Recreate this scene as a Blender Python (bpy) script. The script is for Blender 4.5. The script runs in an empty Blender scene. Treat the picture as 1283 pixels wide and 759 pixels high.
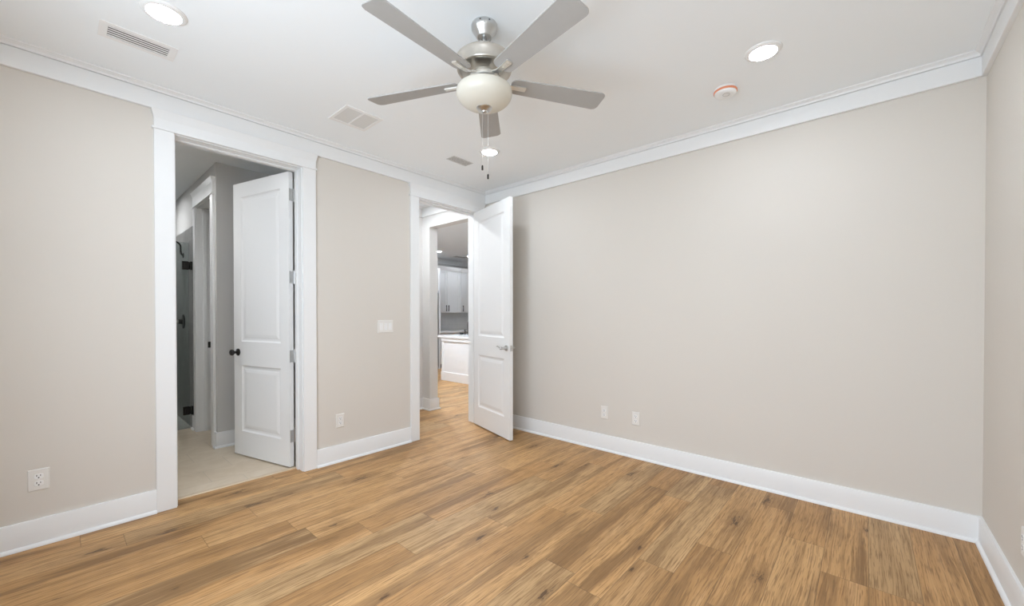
import bpy, bmesh, math, random
from mathutils import Vector, Matrix

S = bpy.context.scene
COL = S.collection
PI = math.pi

# ------------------------------------------------------------------ camera, sky, exposure
F_PX = 502.91
cam_d = bpy.data.cameras.new('camera')
cam_d.sensor_fit = 'HORIZONTAL'
cam_d.sensor_width = 36.0
cam_d.lens = F_PX / 1283.0 * 36.0
cam_d.shift_y = (399.08 - 379.5) / 1283.0
cam_d.clip_start = 0.02
cam = bpy.data.objects.new('camera', cam_d)
COL.objects.link(cam)
_r = Vector((0.749661632, 0.661821227, -0.000316909))
_u = Vector((-0.00563603, 0.0068629, 0.99996057))
_f = Vector((-0.6617973, 0.74963028, -0.0088749))
M = Matrix(((_r.x, _u.x, -_f.x, 3.386), (_r.y, _u.y, -_f.y, -3.3607), (_r.z, _u.z, -_f.z, 1.255), (0, 0, 0, 1)))
cam.matrix_world = M
S.camera = cam

S.view_settings.view_transform = 'Standard'
S.view_settings.look = 'None'
S.view_settings.gamma = 1.0
S.view_settings.use_curve_mapping = False
S.view_settings.exposure = 0.07
S.cycles.max_bounces = 16
S.cycles.diffuse_bounces = 10
S.cycles.glossy_bounces = 6
S.cycles.transmission_bounces = 8
S.cycles.sample_clamp_indirect = 6.0
S.cycles.use_denoising = True

SKY = 7.4           # overcast daylight outside the windows behind the camera
LAMP = 135.0         # bedroom downlight lens
LAMP_HALL = 320.0
LAMP_KITCHEN = 150.0
LAMP_FILL = 700.0  # strength of the unseen lamps added in front of the island
LAMP_BATH = 290.0

W = bpy.data.worlds.new('overcast_sky')
S.world = W
W.use_nodes = True
_n, _l = W.node_tree.nodes, W.node_tree.links
_bg = _n['Background']
_tc = _n.new('ShaderNodeTexCoord')
_sx = _n.new('ShaderNodeSeparateXYZ')
_mr = _n.new('ShaderNodeMapRange')
_mr.inputs['From Min'].default_value = -0.08
_mr.inputs['From Max'].default_value = 0.25
_rc = _n.new('ShaderNodeMix'); _rc.data_type = 'RGBA'
_rc.inputs['A'].default_value = (0.86, 0.97, 1.08, 1)
_rc.inputs['B'].default_value = (0.88, 0.97, 1.09, 1)
_l.new(_tc.outputs['Generated'], _sx.inputs[0]); _l.new(_sx.outputs['Z'], _mr.inputs['Value'])
_l.new(_mr.outputs[0], _rc.inputs['Factor']); _l.new(_rc.outputs['Result'], _bg.inputs['Color'])
_bg.inputs['Strength'].default_value = SKY

# room numbers (metres). The far left corner of the bedroom is the origin, x along the far wall, y away from the camera
RW, RD, RH = 3.871, -3.92, 2.695          # room width, front wall y, ceiling height
TA = 0.14                                  # left wall thickness
D1 = (-2.845, -2.066)                      # bath doorway in y
D2 = (-0.945, -0.147)                      # hall doorway in y
DH = 2.428                                 # doorway height
WINS = ((1.20, 2.32), (2.42, 3.54))        # windows in the front wall (behind the camera)
WZ = (0.60, 2.20)

def portal(x0, x1, y, z0, z1):
    d = bpy.data.lights.new('daylight_portal', 'AREA'); d.shape = 'RECTANGLE'
    d.size = x1 - x0; d.size_y = z1 - z0
    d.cycles.is_portal = True
    o = bpy.data.objects.new('daylight_portal', d); COL.objects.link(o)
    o.location = ((x0 + x1) / 2, y, (z0 + z1) / 2); o.rotation_euler = (PI / 2, 0, 0)
    return o
for x0, x1 in WINS:
    portal(x0, x1, RD - 0.13, *WZ)

# ------------------------------------------------------------------ materials
def lin(r, g, b):
    f = lambda c: (c / 255 / 12.92) if c / 255 <= 0.04045 else ((c / 255 + 0.055) / 1.055) ** 2.4
    return (f(r), f(g), f(b), 1.0)

class NT:
    """small node helper"""
    def __init__(s, name):
        s.m = bpy.data.materials.new(name); s.m.use_nodes = True
        s.t = s.m.node_tree; s.b = s.t.nodes['Principled BSDF']
    def n(s, typ, **kw):
        o = s.t.nodes.new(typ)
        for k, v in kw.items(): setattr(o, k, v)
        return o
    def put(s, sock, v):
        if isinstance(v, bpy.types.NodeSocket): s.t.links.new(v, sock)
        else: sock.default_value = v
    def math(s, op, a, b=None, c=None, clamp=False):
        o = s.n('ShaderNodeMath', operation=op); o.use_clamp = clamp
        s.put(o.inputs[0], a)
        if b is not None: s.put(o.inputs[1], b)
        if c is not None: s.put(o.inputs[2], c)
        return o.outputs[0]
    def rng(s, v, a, b, c=0.0, d=1.0, smooth=True):
        o = s.n('ShaderNodeMapRange'); o.interpolation_type = 'SMOOTHSTEP' if smooth else 'LINEAR'
        s.put(o.inputs['Value'], v)
        for k, x in (('From Min', a), ('From Max', b), ('To Min', c), ('To Max', d)): s.put(o.inputs[k], x)
        return o.outputs[0]
    def mix(s, f, a, b, bl='MIX'):
        o = s.n('ShaderNodeMix'); o.data_type = 'RGBA'; o.blend_type = bl
        s.put(o.inputs['Factor'], f); s.put(o.inputs['A'], a); s.put(o.inputs['B'], b)
        return o.outputs['Result']
    def xyz(s, x, y, z=0.0):
        o = s.n('ShaderNodeCombineXYZ'); s.put(o.inputs[0], x); s.put(o.inputs[1], y); s.put(o.inputs[2], z)
        return o.outputs[0]
    def noise(s, v, scale, detail=4.0, rough=0.55, dist=0.0):
        o = s.n('ShaderNodeTexNoise'); s.put(o.inputs['Vector'], v)
        o.inputs['Scale'].default_value = scale; o.inputs['Detail'].default_value = detail
        o.inputs['Roughness'].default_value = rough; o.inputs['Distortion'].default_value = dist
        return o.outputs['Fac']
    def white(s, v):
        o = s.n('ShaderNodeTexWhiteNoise', noise_dimensions='3D'); s.put(o.inputs['Vector'], v)
        return o.outputs['Value'], o.outputs['Color']
    def pos(s):
        g = s.n('ShaderNodeNewGeometry'); q = s.n('ShaderNodeSeparateXYZ'); s.t.links.new(g.outputs['Position'], q.inputs[0])
        return g.outputs['Position'], q.outputs
    def bump(s, h, strength, dist=0.001):
        o = s.n('ShaderNodeBump'); o.inputs['Strength'].default_value = strength; o.inputs['Distance'].default_value = dist
        s.put(o.inputs['Height'], h); s.t.links.new(o.outputs[0], s.b.inputs['Normal'])

def plain(name, col, rough=0.5, metal=0.0, spec=0.5, tex=0.02, scale=30.0, bump=0.0):
    """single-tone material with a faint procedural variation"""
    t = NT(name)
    p, _ = t.pos()
    nz = t.noise(p, scale, 3.0)
    c2 = tuple(max(0, x * (1 - tex)) for x in col[:3]) + (1,)
    t.put(t.b.inputs['Base Color'], t.mix(nz, col, c2))
    t.b.inputs['Roughness'].default_value = rough
    t.b.inputs['Metallic'].default_value = metal
    t.b.inputs['Specular IOR Level'].default_value = spec
    if bump: t.bump(t.noise(p, scale * 6, 2.0), bump)
    return t.m

def emit(name, col, strength):
    t = NT(name)
    t.b.inputs['Base Color'].default_value = (0.9, 0.9, 0.9, 1)
    t.b.inputs['Emission Color'].default_value = col
    t.b.inputs['Emission Strength'].default_value = strength
    return t.m

def wood_floor():
    t = NT('oak_plank_floor')
    _, q = t.pos()
    PWID, PLEN = 0.178, 1.22
    u = t.math('ADD', t.math('DIVIDE', q[0], PWID), 100.89)
    ix = t.math('FLOOR', u); fu = t.math('FRACT', u)
    r1, _c = t.white(t.xyz(ix, 3.7, 1.3))
    v = t.math('ADD', t.math('DIVIDE', q[1], PLEN), t.math('ADD', t.math('MULTIPLY', r1, 5.0), 50.0))
    iy = t.math('FLOOR', v); fv = t.math('FRACT', v)
    rnd, rc = t.white(t.xyz(ix, iy, 0.5))
    rs = t.n('ShaderNodeSeparateColor'); t.t.links.new(rc, rs.inputs[0])
    ra, rb, rcc = rs.outputs
    # plank-local grain coordinates
    gx = t.math('ADD', q[0], t.math('MULTIPLY', ra, 37.0))
    gy = t.math('ADD', q[1], t.math('MULTIPLY', rb, 53.0))
    # slow sideways wander of the grain
    wob = t.noise(t.xyz(t.math('MULTIPLY', gx, 4.0), t.math('MULTIPLY', gy, 1.1), rnd), 1.0, 2.0)
    gxw = t.math('ADD', gx, t.math('MULTIPLY', t.math('SUBTRACT', wob, 0.5), 0.05))
    broad = t.noise(t.xyz(t.math('MULTIPLY', gxw, 9.0), t.math('MULTIPLY', gy, 0.85), 0.0), 1.0, 4.0, 0.55)
    fine = t.noise(t.xyz(t.math('MULTIPLY', gxw, 80.0), t.math('MULTIPLY', gy, 1.3), 2.0), 1.0, 5.0, 0.65)
    pores = t.noise(t.xyz(t.math('MULTIPLY', gxw, 190.0), t.math('MULTIPLY', gy, 7.0), 5.0), 1.0, 2.0, 0.6)
    # base tone of each plank: honey, pale, brown or greyish
    base = t.mix(rnd, FLOOR_A, FLOOR_B)
    base = t.mix(t.math('MULTIPLY', t.rng(rcc, 0.66, 0.80), 0.75), base, FLOOR_C)
    base = t.mix(t.math('MULTIPLY', t.rng(ra, 0.74, 0.86), 0.70), base, FLOOR_D)
    c = t.mix(t.math('MULTIPLY', t.rng(broad, 0.47, 0.61), t.math('ADD', t.math('MULTIPLY', rb, 0.60), 0.20)), base, FLOOR_DK)
    c = t.mix(t.math('MULTIPLY', t.rng(broad, 0.47, 0.30), 0.40), c, FLOOR_LT)
    c = t.mix(t.math('MULTIPLY', t.rng(fine, 0.48, 0.64), 0.48), c, FLOOR_DK)
    c = t.mix(t.math('MULTIPLY', t.rng(fine, 0.46, 0.32), 0.30), c, FLOOR_LT)
    c = t.mix(t.math('MULTIPLY', t.rng(pores, 0.51, 0.62), 0.62), c, FLOOR_DK)
    streak = t.noise(t.xyz(t.math('MULTIPLY', gxw, 48.0), t.math('MULTIPLY', gy, 1.1), 9.0), 1.0, 3.0, 0.6)
    c = t.mix(t.math('MULTIPLY', t.rng(streak, 0.66, 0.76), 0.60), c, FLOOR_KN)
    # knots and short dark checks
    vo = t.n('ShaderNodeTexVoronoi'); vo.feature = 'F1'; vo.voronoi_dimensions = '2D'
    t.put(vo.inputs['Vector'], t.xyz(t.math('MULTIPLY', gxw, 5.2), t.math('MULTIPLY', gy, 1.9), 0.0))
    vo.inputs['Scale'].default_value = 1.0
    vs = t.n('ShaderNodeSeparateColor'); t.t.links.new(vo.outputs['Color'], vs.inputs[0])
    rag = t.noise(t.xyz(t.math('MULTIPLY', gxw, 70.0), t.math('MULTIPLY', gy, 16.0), 7.0), 1.0, 4.0, 0.65)
    kd = t.math('ADD', t.math('DIVIDE', vo.outputs['Distance'], t.math('ADD', t.math('MULTIPLY', vs.outputs[1], 1.1), 0.35)), t.math('MULTIPLY', t.math('SUBTRACT', rag, 0.5), 0.55))
    has = t.rng(vs.outputs[0], 0.70, 0.74)
    knot = t.math('MULTIPLY', t.rng(kd, 0.10, 0.01), has)
    halo = t.math('MULTIPLY', t.rng(kd, 0.42, 0.05), has)
    c = t.mix(t.math('MULTIPLY', halo, 0.50), c, FLOOR_DK)
    c = t.mix(t.math('MULTIPLY', knot, 0.80), c, FLOOR_KN)
    # seams
    su = t.math('MULTIPLY', t.math('MINIMUM', fu, t.math('SUBTRACT', 1.0, fu)), PWID)
    sv = t.math('MULTIPLY', t.math('MINIMUM', fv, t.math('SUBTRACT', 1.0, fv)), PLEN)
    seam = t.rng(t.math('MINIMUM', su, sv), 0.0022, 0.0006)
    c = t.mix(t.math('MULTIPLY', seam, 0.55), c, (0.09, 0.055, 0.025, 1))
    t.put(t.b.inputs['Base Color'], c)
    t.put(t.b.inputs['Roughness'], t.rng(fine, 0.3, 0.7, 0.42, 0.56, False))
    t.b.inputs['Specular IOR Level'].default_value = 0.35
    t.bump(t.math('SUBTRACT', t.math('MULTIPLY', fine, 0.35), seam), 0.35, 0.0012)
    return t.m

FLOOR_A = (0.468, 0.257, 0.100, 1)
FLOOR_B = (0.589, 0.353, 0.154, 1)
FLOOR_C = (0.477, 0.313, 0.154, 1)
FLOOR_D = (0.376, 0.196, 0.070, 1)
FLOOR_DK = (0.190, 0.100, 0.038, 1)
FLOOR_LT = (0.671, 0.421, 0.209, 1)
FLOOR_KN = (0.065, 0.032, 0.014, 1)

def tile_mat(name, ca, cb, grout, tw, th, axis_u, axis_v, rough, off=0.5, scale=3.0, vein=0.5):
    t = NT(name)
    p, q = t.pos()
    u, v = q[axis_u], q[axis_v]
    br = t.n('ShaderNodeTexBrick'); br.offset = off; br.squash = 1.0
    t.put(br.inputs['Vector'], t.xyz(u, v, 0.0))
    br.inputs['Scale'].default_value = 1.0
    br.inputs['Brick Width'].default_value = tw; br.inputs['Row Height'].default_value = th
    br.inputs['Mortar Size'].default_value = 0.0018; br.inputs['Mortar Smooth'].default_value = 0.2
    br.inputs['Color1'].default_value = (0, 0, 0, 1); br.inputs['Color2'].default_value = (1, 1, 1, 1)
    br.inputs['Mortar'].default_value = (0.5, 0.5, 0.5, 1)
    nz = t.noise(p, scale, 6.0, 0.6, 1.2)
    f = t.math('ADD', t.math('MULTIPLY', t.rng(nz, 0.3, 0.7), vein), t.math('MULTIPLY', br.outputs['Color'], 1 - vein))
    c = t.mix(f, ca, cb)
    c = t.mix(br.outputs['Fac'], c, grout)
    t.put(t.b.inputs['Base Color'], c)
    t.b.inputs['Roughness'].default_value = rough
    t.bump(t.math('SUBTRACT', 1.0, br.outputs['Fac']), 0.3, 0.001)
    return t.m

M_WALL = plain('warm_greige_wall_paint', (0.664, 0.630, 0.582, 1), 0.85, spec=0.25, tex=0.012, scale=2.0, bump=0.03)
M_CEIL = plain('white_ceiling_paint', (0.875, 0.912, 0.938, 1), 0.9, spec=0.2, tex=0.01, scale=2.0)
M_TRIM = plain('white_trim_paint', (0.80, 0.81, 0.815, 1), 0.38, spec=0.4, tex=0.006, scale=8.0)
M_DOOR = plain('white_door_paint', (0.80, 0.805, 0.805, 1), 0.36, spec=0.4, tex=0.006, scale=8.0)
M_BATHWALL = plain('grey_bath_wall_paint', (0.60, 0.595, 0.585, 1), 0.85, spec=0.25, tex=0.01, scale=2.0)
M_FLOOR = wood_floor()
M_BTILE = tile_mat('beige_stone_floor_tile', (0.56, 0.46, 0.34, 1), (0.66, 0.57, 0.45, 1), (0.46, 0.39, 0.30, 1), 0.60, 0.30, 1, 0, 0.4, 0.33, 5.0, 0.6)
M_STILE = tile_mat('grey_shower_wall_tile', (0.15, 0.15, 0.147, 1), (0.26, 0.26, 0.252, 1), (0.30, 0.30, 0.29, 1), 0.60, 0.30, 2, 0, 0.3, 0.5, 6.0, 0.7)
M_SFLOOR = tile_mat('grey_shower_floor_tile', (0.42, 0.41, 0.39, 1), (0.52, 0.50, 0.47, 1), (0.36, 0.35, 0.33, 1), 0.05, 0.05, 0, 1, 0.5, 0.5, 8.0, 0.5)
M_NICKEL = plain('brushed_nickel', (0.64, 0.60, 0.54, 1), 0.33, metal=1.0, tex=0.10, scale=60.0)
M_SATIN = plain('satin_silver_metal', (0.62, 0.62, 0.61, 1), 0.30, metal=1.0, tex=0.08, scale=60.0)
M_IRON = plain('pale_nickel_blade_iron', (0.80, 0.78, 0.73, 1), 0.42, metal=0.75, tex=0.06, scale=60.0)
M_BLADE = plain('silver_grey_fan_blade', (0.40, 0.395, 0.385, 1), 0.5, spec=0.4, tex=0.05, scale=25.0)
M_DARK = plain('dark_bronze_metal', (0.045, 0.042, 0.040, 1), 0.35, metal=0.85, tex=0.2, scale=60.0)
M_BLACK = plain('matte_black_metal', (0.012, 0.012, 0.012, 1), 0.45, tex=0.2, scale=60.0)
M_PLASTIC = plain('white_plastic', (0.83, 0.832, 0.828, 1), 0.35, tex=0.01, scale=40.0)
M_PLASTIC2 = plain('warm_white_plastic', (0.76, 0.745, 0.715, 1), 0.35, tex=0.01, scale=40.0)
M_SLOT = plain('dark_slot', (0.03, 0.028, 0.026, 1), 0.7, tex=0.1)
M_VENTBACK = plain('grey_duct_interior', (0.07, 0.07, 0.07, 1), 0.8, tex=0.1)
M_VENTGREY = plain('grey_vent_paint', (0.62, 0.62, 0.61, 1), 0.5, tex=0.05)
M_FILTER = plain('pale_filter_mesh', (0.74, 0.74, 0.73, 1), 0.9, tex=0.12, scale=400.0)
M_ORANGE = plain('orange_dust_cap', (0.80, 0.30, 0.16, 1), 0.5, tex=0.05)
M_CAB = plain('pale_grey_cabinet_paint', (0.70, 0.695, 0.685, 1), 0.4, tex=0.01, scale=10.0)
M_ISLAND = plain('white_island_paint', (0.82, 0.82, 0.815, 1), 0.4, tex=0.01, scale=10.0)
M_COUNTER = plain('white_quartz', (0.84, 0.84, 0.83, 1), 0.2, tex=0.04, scale=7.0)
M_SPLASH = tile_mat('pale_grey_backsplash_tile', (0.60, 0.60, 0.59, 1), (0.66, 0.66, 0.65, 1), (0.55, 0.55, 0.54, 1), 0.30, 0.10, 1, 2, 0.25, 0.5, 6.0, 0.4)
M_STEEL = plain('stainless_steel', (0.42, 0.42, 0.42, 1), 0.35, metal=0.9, tex=0.08, scale=40.0)
M_TOE = plain('dark_grey_toe_kick', (0.20, 0.20, 0.20, 1), 0.6, tex=0.05)
M_STRIP = plain('pale_oak_reducer', (0.62, 0.50, 0.36, 1), 0.45, tex=0.15, scale=30.0)
M_LENS = emit('lit_downlight_lens', (0.91, 0.99, 1.08, 1), LAMP)
M_LENS_HALL = emit('lit_hall_lens', (0.94, 0.985, 1.03, 1), LAMP_HALL)
M_LENS_KIT = emit('lit_kitchen_lens', (0.90, 0.985, 1.10, 1), LAMP_KITCHEN)
M_LENS_FILL = emit('kitchen_fill_lens', (0.90, 0.985, 1.10, 1), LAMP_FILL)
M_LENS_BATH = emit('lit_bath_lens', (0.97, 0.985, 1.0, 1), LAMP_BATH)

def frosted():
    t = NT('frosted_cream_glass')
    p, q = t.pos()
    t.put(t.b.inputs['Base Color'], t.mix(t.noise(p, 14.0, 4.0), (0.90, 0.87, 0.78, 1), (0.86, 0.83, 0.74, 1)))
    t.b.inputs['Roughness'].default_value = 0.25
    tr = t.n('ShaderNodeBsdfTranslucent'); tr.inputs['Color'].default_value = (0.9, 0.87, 0.78, 1)
    mx = t.n('ShaderNodeMixShader'); mx.inputs[0].default_value = 0.35
    out = t.t.nodes['Material Output']
    t.t.links.new(t.b.outputs[0], mx.inputs[1]); t.t.links.new(tr.outputs[0], mx.inputs[2]); t.t.links.new(mx.outputs[0], out.inputs[0])
    return t.m
M_BOWL = frosted()

def glass():
    t = NT('clear_shower_glass')
    out = t.t.nodes['Material Output']
    g = t.n('ShaderNodeBsdfGlossy'); g.inputs['Roughness'].default_value = 0.02; g.inputs['Color'].default_value = (0.8, 0.85, 0.84, 1)
    tr = t.n('ShaderNodeBsdfTransparent'); tr.inputs['Color'].default_value = (0.90, 0.935, 0.925, 1)
    fr = t.n('ShaderNodeFresnel'); fr.inputs['IOR'].default_value = 1.45
    mx = t.n('ShaderNodeMixShader')
    t.t.links.new(fr.outputs[0], mx.inputs[0]); t.t.links.new(tr.outputs[0], mx.inputs[1]); t.t.links.new(g.outputs[0], mx.inputs[2])
    t.t.links.new(mx.outputs[0], out.inputs[0])
    return t.m
M_GLASS = glass()

# ------------------------------------------------------------------ mesh helpers
class MB:
    def __init__(s): s.bm = bmesh.new()
    def hexa(s, pts, bevel=0.0):
        """8 points: bottom ring of 4 then top ring of 4"""
        b = bmesh.new()
        v = [b.verts.new(p) for p in pts]
        for f in ((3, 2, 1, 0), (4, 5, 6, 7), (0, 1, 5, 4), (1, 2, 6, 5), (2, 3, 7, 6), (3, 0, 4, 7)): b.faces.new([v[i] for i in f])
        if bevel:
            bmesh.ops.bevel(b, geom=b.edges[:], offset=bevel, segments=2, profile=0.7, affect='EDGES')
        s.take(b); return s
    def box(s, x0, x1, y0, y1, z0, z1, bevel=0.0):
        x0, x1 = sorted((x0, x1)); y0, y1 = sorted((y0, y1)); z0, z1 = sorted((z0, z1))
        return s.hexa([(x0, y0, z0), (x1, y0, z0), (x1, y1, z0), (x0, y1, z0), (x0, y0, z1), (x1, y0, z1), (x1, y1, z1), (x0, y1, z1)], bevel)
    def frus(s, a, z0, b, z1):
        """frustum between rectangles a, b = (x0,x1,y0,y1)"""
        return s.hexa([(a[0], a[2], z0), (a[1], a[2], z0), (a[1], a[3], z0), (a[0], a[3], z0), (b[0], b[2], z1), (b[1], b[2], z1), (b[1], b[3], z1), (b[0], b[3], z1)])
    def take(s, b):
        me = bpy.data.meshes.new('tmp'); bmesh.ops.recalc_face_normals(b, faces=b.faces[:]); b.to_mesh(me); b.free()
        s.bm.from_mesh(me); bpy.data.meshes.remove(me)
    def loft(s, rings, closed=True, cap=True):
        b = bmesh.new()
        vs = [[b.verts.new(p) for p in r] for r in rings]
        n = len(vs[0])
        for a, c in zip(vs, vs[1:]):
            for i in range(n if closed else n - 1):
                j = (i + 1) % n
                b.faces.new((a[i], a[j], c[j], c[i]))
        if cap:
            b.faces.new(vs[0]); b.faces.new(vs[-1])
        s.take(b); return s
    def lathe(s, prof, seg=40, center=(0, 0, 0), axis='Z'):
        """prof: list of (r, h) from one end to the other; r = 0 closes to a point"""
        b = bmesh.new(); rings = []
        c = Vector(center)
        def P(r, h, a):
            x, y = r * math.cos(a), r * math.sin(a)
            v = {'Z': (x, y, h), 'Y': (x, h, y), 'X': (h, x, y)}[axis]
            return c + Vector(v)
        for r, h in prof:
            if r < 1e-6: rings.append([b.verts.new(P(0, h, 0))])
            else: rings.append([b.verts.new(P(r, h, 2 * PI * k / seg)) for k in range(seg)])
        for A, B in zip(rings, rings[1:]):
            for i in range(seg):
                j = (i + 1) % seg
                if len(A) == 1 and len(B) == 1: continue
                if len(A) == 1: b.faces.new((A[0], B[i], B[j]))
                elif len(B) == 1: b.faces.new((A[i], A[j], B[0]))
                else: b.faces.new((A[i], A[j], B[j], B[i]))
        s.take(b); return s
    def tube(s, pts, r, seg=12):
        pts = [Vector(p) for p in pts]
        rr = r if isinstance(r, (list, tuple)) else [r] * len(pts)
        rings = []
        t0 = (pts[1] - pts[0]).normalized()
        up = Vector((0, 0, 1)) if abs(t0.z) < 0.9 else Vector((1, 0, 0))
        nrm = t0.cross(up).normalized()
        for i, p in enumerate(pts):
            t = (pts[min(i + 1, len(pts) - 1)] - pts[max(i - 1, 0)]).normalized()
            nrm = (nrm - t * nrm.dot(t)).normalized(); bi = t.cross(nrm)
            rings.append([p + (nrm * math.cos(2 * PI * k / seg) + bi * math.sin(2 * PI * k / seg)) * rr[i] for k in range(seg)])
        return s.loft(rings)
    def sweep(s, prof, axis, a, b, mit=(0, 0), base=0.0, sign=1):
        """trim profile (d, z): d = distance out of the wall. axis 'y': runs along y, wall face at x=base, out = sign*x.
        mit: shift of the end coordinate per unit d at the a and b ends"""
        rings = []
        for e, m in ((a, mit[0]), (b, mit[1])):
            rings.append([((base + sign * d, e + m * d, z) if axis == 'y' else (e + m * d, base + sign * d, z)) for d, z in prof])
        return s.loft(rings)
    def build(s, name, mat, parent=None, smooth=None, loc=None):
        me = bpy.data.meshes.new(name)
        s.bm.to_mesh(me); s.bm.free()
        me.materials.append(mat)
        if smooth is not None:
            for p in me.polygons: p.use_smooth = True
            me.set_sharp_from_angle(angle=math.radians(smooth))
        o = bpy.data.objects.new(name, me); COL.objects.link(o)
        if parent is not None: o.parent = parent
        if loc is not None: o.location = loc
        return o

def struct(o, label=None):
    o['kind'] = 'structure'
    if label: o['label'] = label
    return o

def tag(o, label, cat, group=None):
    o['label'] = label; o['category'] = cat
    if group: o['group'] = group
    return o

def empty(name, loc, rot=(0, 0, 0)):
    o = bpy.data.objects.new(name, None); COL.objects.link(o)
    o.empty_display_size = 0.1; o.location = loc; o.rotation_euler = rot
    return o

def thing(name, label, cat, loc, rot=(0, 0, 0), group=None):
    return tag(empty(name, loc, rot), label, cat, group)

def copy_tree(o, parent=None):
    c = o.copy(); COL.objects.link(c)
    if parent is not None:
        c.parent = parent; c.matrix_parent_inverse = o.matrix_parent_inverse
    for ch in list(o.children): copy_tree(ch, c)
    return c

# ------------------------------------------------------------------ bedroom shell
KX, KY = -4.73, 6.0       # far walls of the kitchen beyond the hall
VX, VY0, VY1, VY2 = -1.08, -1.30, -0.115, 0.015    # little hall behind the second doorway
BX, BY = -1.21, -2.365    # bathroom partition corner

fl = MB()
fl.box(-TA + 0.0, RW, RD, 0.0, -0.05, 0.0)
fl.box(VX, -TA, VY0, 0.0, -0.05, 0.0)
fl.box(KX, -TA, 0.0, KY, -0.05, 0.0)
struct(fl.build('floor', M_FLOOR), 'oak plank floor')
bf = MB(); bf.box(-3.7, -TA, -3.9, BY, -0.05, 0.0); bf.box(BX, -TA, BY, -1.42, -0.05, 0.0); bf.box(-2.05, BX, BY, -1.42, -0.05, 0.0)
struct(bf.build('floor_bath', M_BTILE), 'beige stone tile floor of the bathroom')

c = MB(); c.box(-TA, RW + 0.12, RD - 0.12, 0.12, RH, RH + 0.08); struct(c.build('ceiling', M_CEIL))
c = MB(); c.box(VX - 0.1, -TA, VY0 - 0.12, 0.0, RH, RH + 0.08); c.box(KX - 0.1, -TA, 0.0, KY, RH, RH + 0.08); struct(c.build('ceiling_hall', M_CEIL))
c = MB(); c.box(-3.8, -TA, -4.0, VY0 - 0.12, RH, RH + 0.08); struct(c.build('ceiling_bath', M_CEIL))

J = 0.018     # jamb board thickness
w = MB()
w.box(-TA, 0, RD - 0.12, D1[0] - J, 0, RH)
w.box(-TA, 0, D1[1] + J, D2[0] - J, 0, RH)
w.box(-TA, 0, D2[1] + J, 0.12, 0, RH)
w.box(-TA, 0, D1[0] - J, D1[1] + J, DH + J, RH)
w.box(-TA, 0, D2[0] - J, D2[1] + J, DH + J, RH)
struct(w.build('wall_left', M_WALL))
w = MB(); w.box(0, RW + 0.12, 0, 0.12, 0, RH); struct(w.build('wall_back', M_WALL))
w = MB(); w.box(RW, RW + 0.12, RD - 0.12, 0, 0, RH); struct(w.build('wall_right', M_WALL))
w = MB()
xs = [0.0] + [v for p in WINS for v in p] + [RW]
for i in range(0, len(xs), 2): w.box(xs[i], xs[i + 1], RD - 0.12, RD, 0, RH)
for x0, x1 in WINS:
    w.box(x0, x1, RD - 0.12, RD, 0, WZ[0]); w.box(x0, x1, RD - 0.12, RD, WZ[1], RH)
struct(w.build('wall_front', M_WALL))
for k, (x0, x1) in enumerate(WINS):
    e = struct(empty('window_%d' % (k + 1), ((x0 + x1) / 2, RD, WZ[0])))
    m = MB(); cx = (x0 + x1) / 2; hw = (x1 - x0) / 2; H = WZ[1] - WZ[0]; mid = H / 2
    for a, b, z0, z1 in ((-hw, -hw + 0.045, 0, H), (hw - 0.045, hw, 0, H), (-hw, hw, 0, 0.05), (-hw, hw, H - 0.045, H), (-hw, hw, mid - 0.025, mid + 0.025)):
        m.box(a, b, -0.09, -0.05, z0, z1, 0.003)
    m.build('window_frame', M_TRIM, e)
    m = MB(); m.box(-hw - 0.06, hw + 0.06, -0.05, 0.03, -0.03, 0.0, 0.004); m.build('window_sill', M_TRIM, e)
    m = MB()
    m.box(-hw - 0.09, -hw, 0, 0.018, -0.0, H, 0.002); m.box(hw, hw + 0.09, 0, 0.018, 0, H, 0.002); m.box(-hw - 0.09, hw + 0.09, 0, 0.02, H, H + 0.12, 0.002)
    m.build('window_casing', M_TRIM, e)

# baseboards with shoe moulding: (distance from wall, z)
BASE = [(0, 0), (0.030, 0), (0.030, 0.006), (0.027, 0.013), (0.020, 0.018), (0.0155, 0.019), (0.0155, 0.140), (0.013, 0.146), (0, 0.146)]
CW, CT = 0.100, 0.019      # casing width, thickness
RV = 0.006                 # reveal
m = MB()
m.sweep(BASE, 'y', RD, D1[0] - RV - CW, (1, 0))
m.sweep(BASE, 'y', D1[1] + RV + CW, D2[0] - RV - CW, (0, 0))
struct(m.build('baseboard_left', M_TRIM, smooth=35))
m = MB(); m.sweep(BASE, 'x', 0.02, RW, (0, -1), 0.0, -1); struct(m.build('baseboard_back', M_TRIM, smooth=35))
m = MB(); m.sweep(BASE, 'y', RD, 0, (1, -1), RW, -1); struct(m.build('baseboard_right', M_TRIM, smooth=35))
m = MB(); m.sweep(BASE, 'x', 0, RW, (1, -1), RD, 1); struct(m.build('baseboard_front', M_TRIM, smooth=35))

# crown: flat frieze board under a small cove
CR0 = 2.557
CROWN = [(0, CR0), (0.019, CR0), (0.021, CR0 + 0.003), (0.021, 2.661), (0.0150, 2.6615), (0.0150, 2.6650), (0.0270, 2.6655), (0.0275, 2.670), (0.031, 2.677), (0.040, 2.684), (0.049, 2.688), (0.050, RH), (0, RH)]
def crown(name, axis, a, b, mit, base, sign):
    m = MB(); m.sweep(CROWN, axis, a, b, mit, base, sign); return struct(m.build(name, M_TRIM, smooth=25))
crown('trim_1', 'y', RD, 0, (1, -1), 0, 1)
crown('trim_2', 'x', 0, RW, (1, -1), 0, -1)
crown('trim_3', 'y', RD, 0, (1, -1), RW, -1)
crown('trim_4', 'x', 0, RW, (1, -1), RD, 1)

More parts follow.
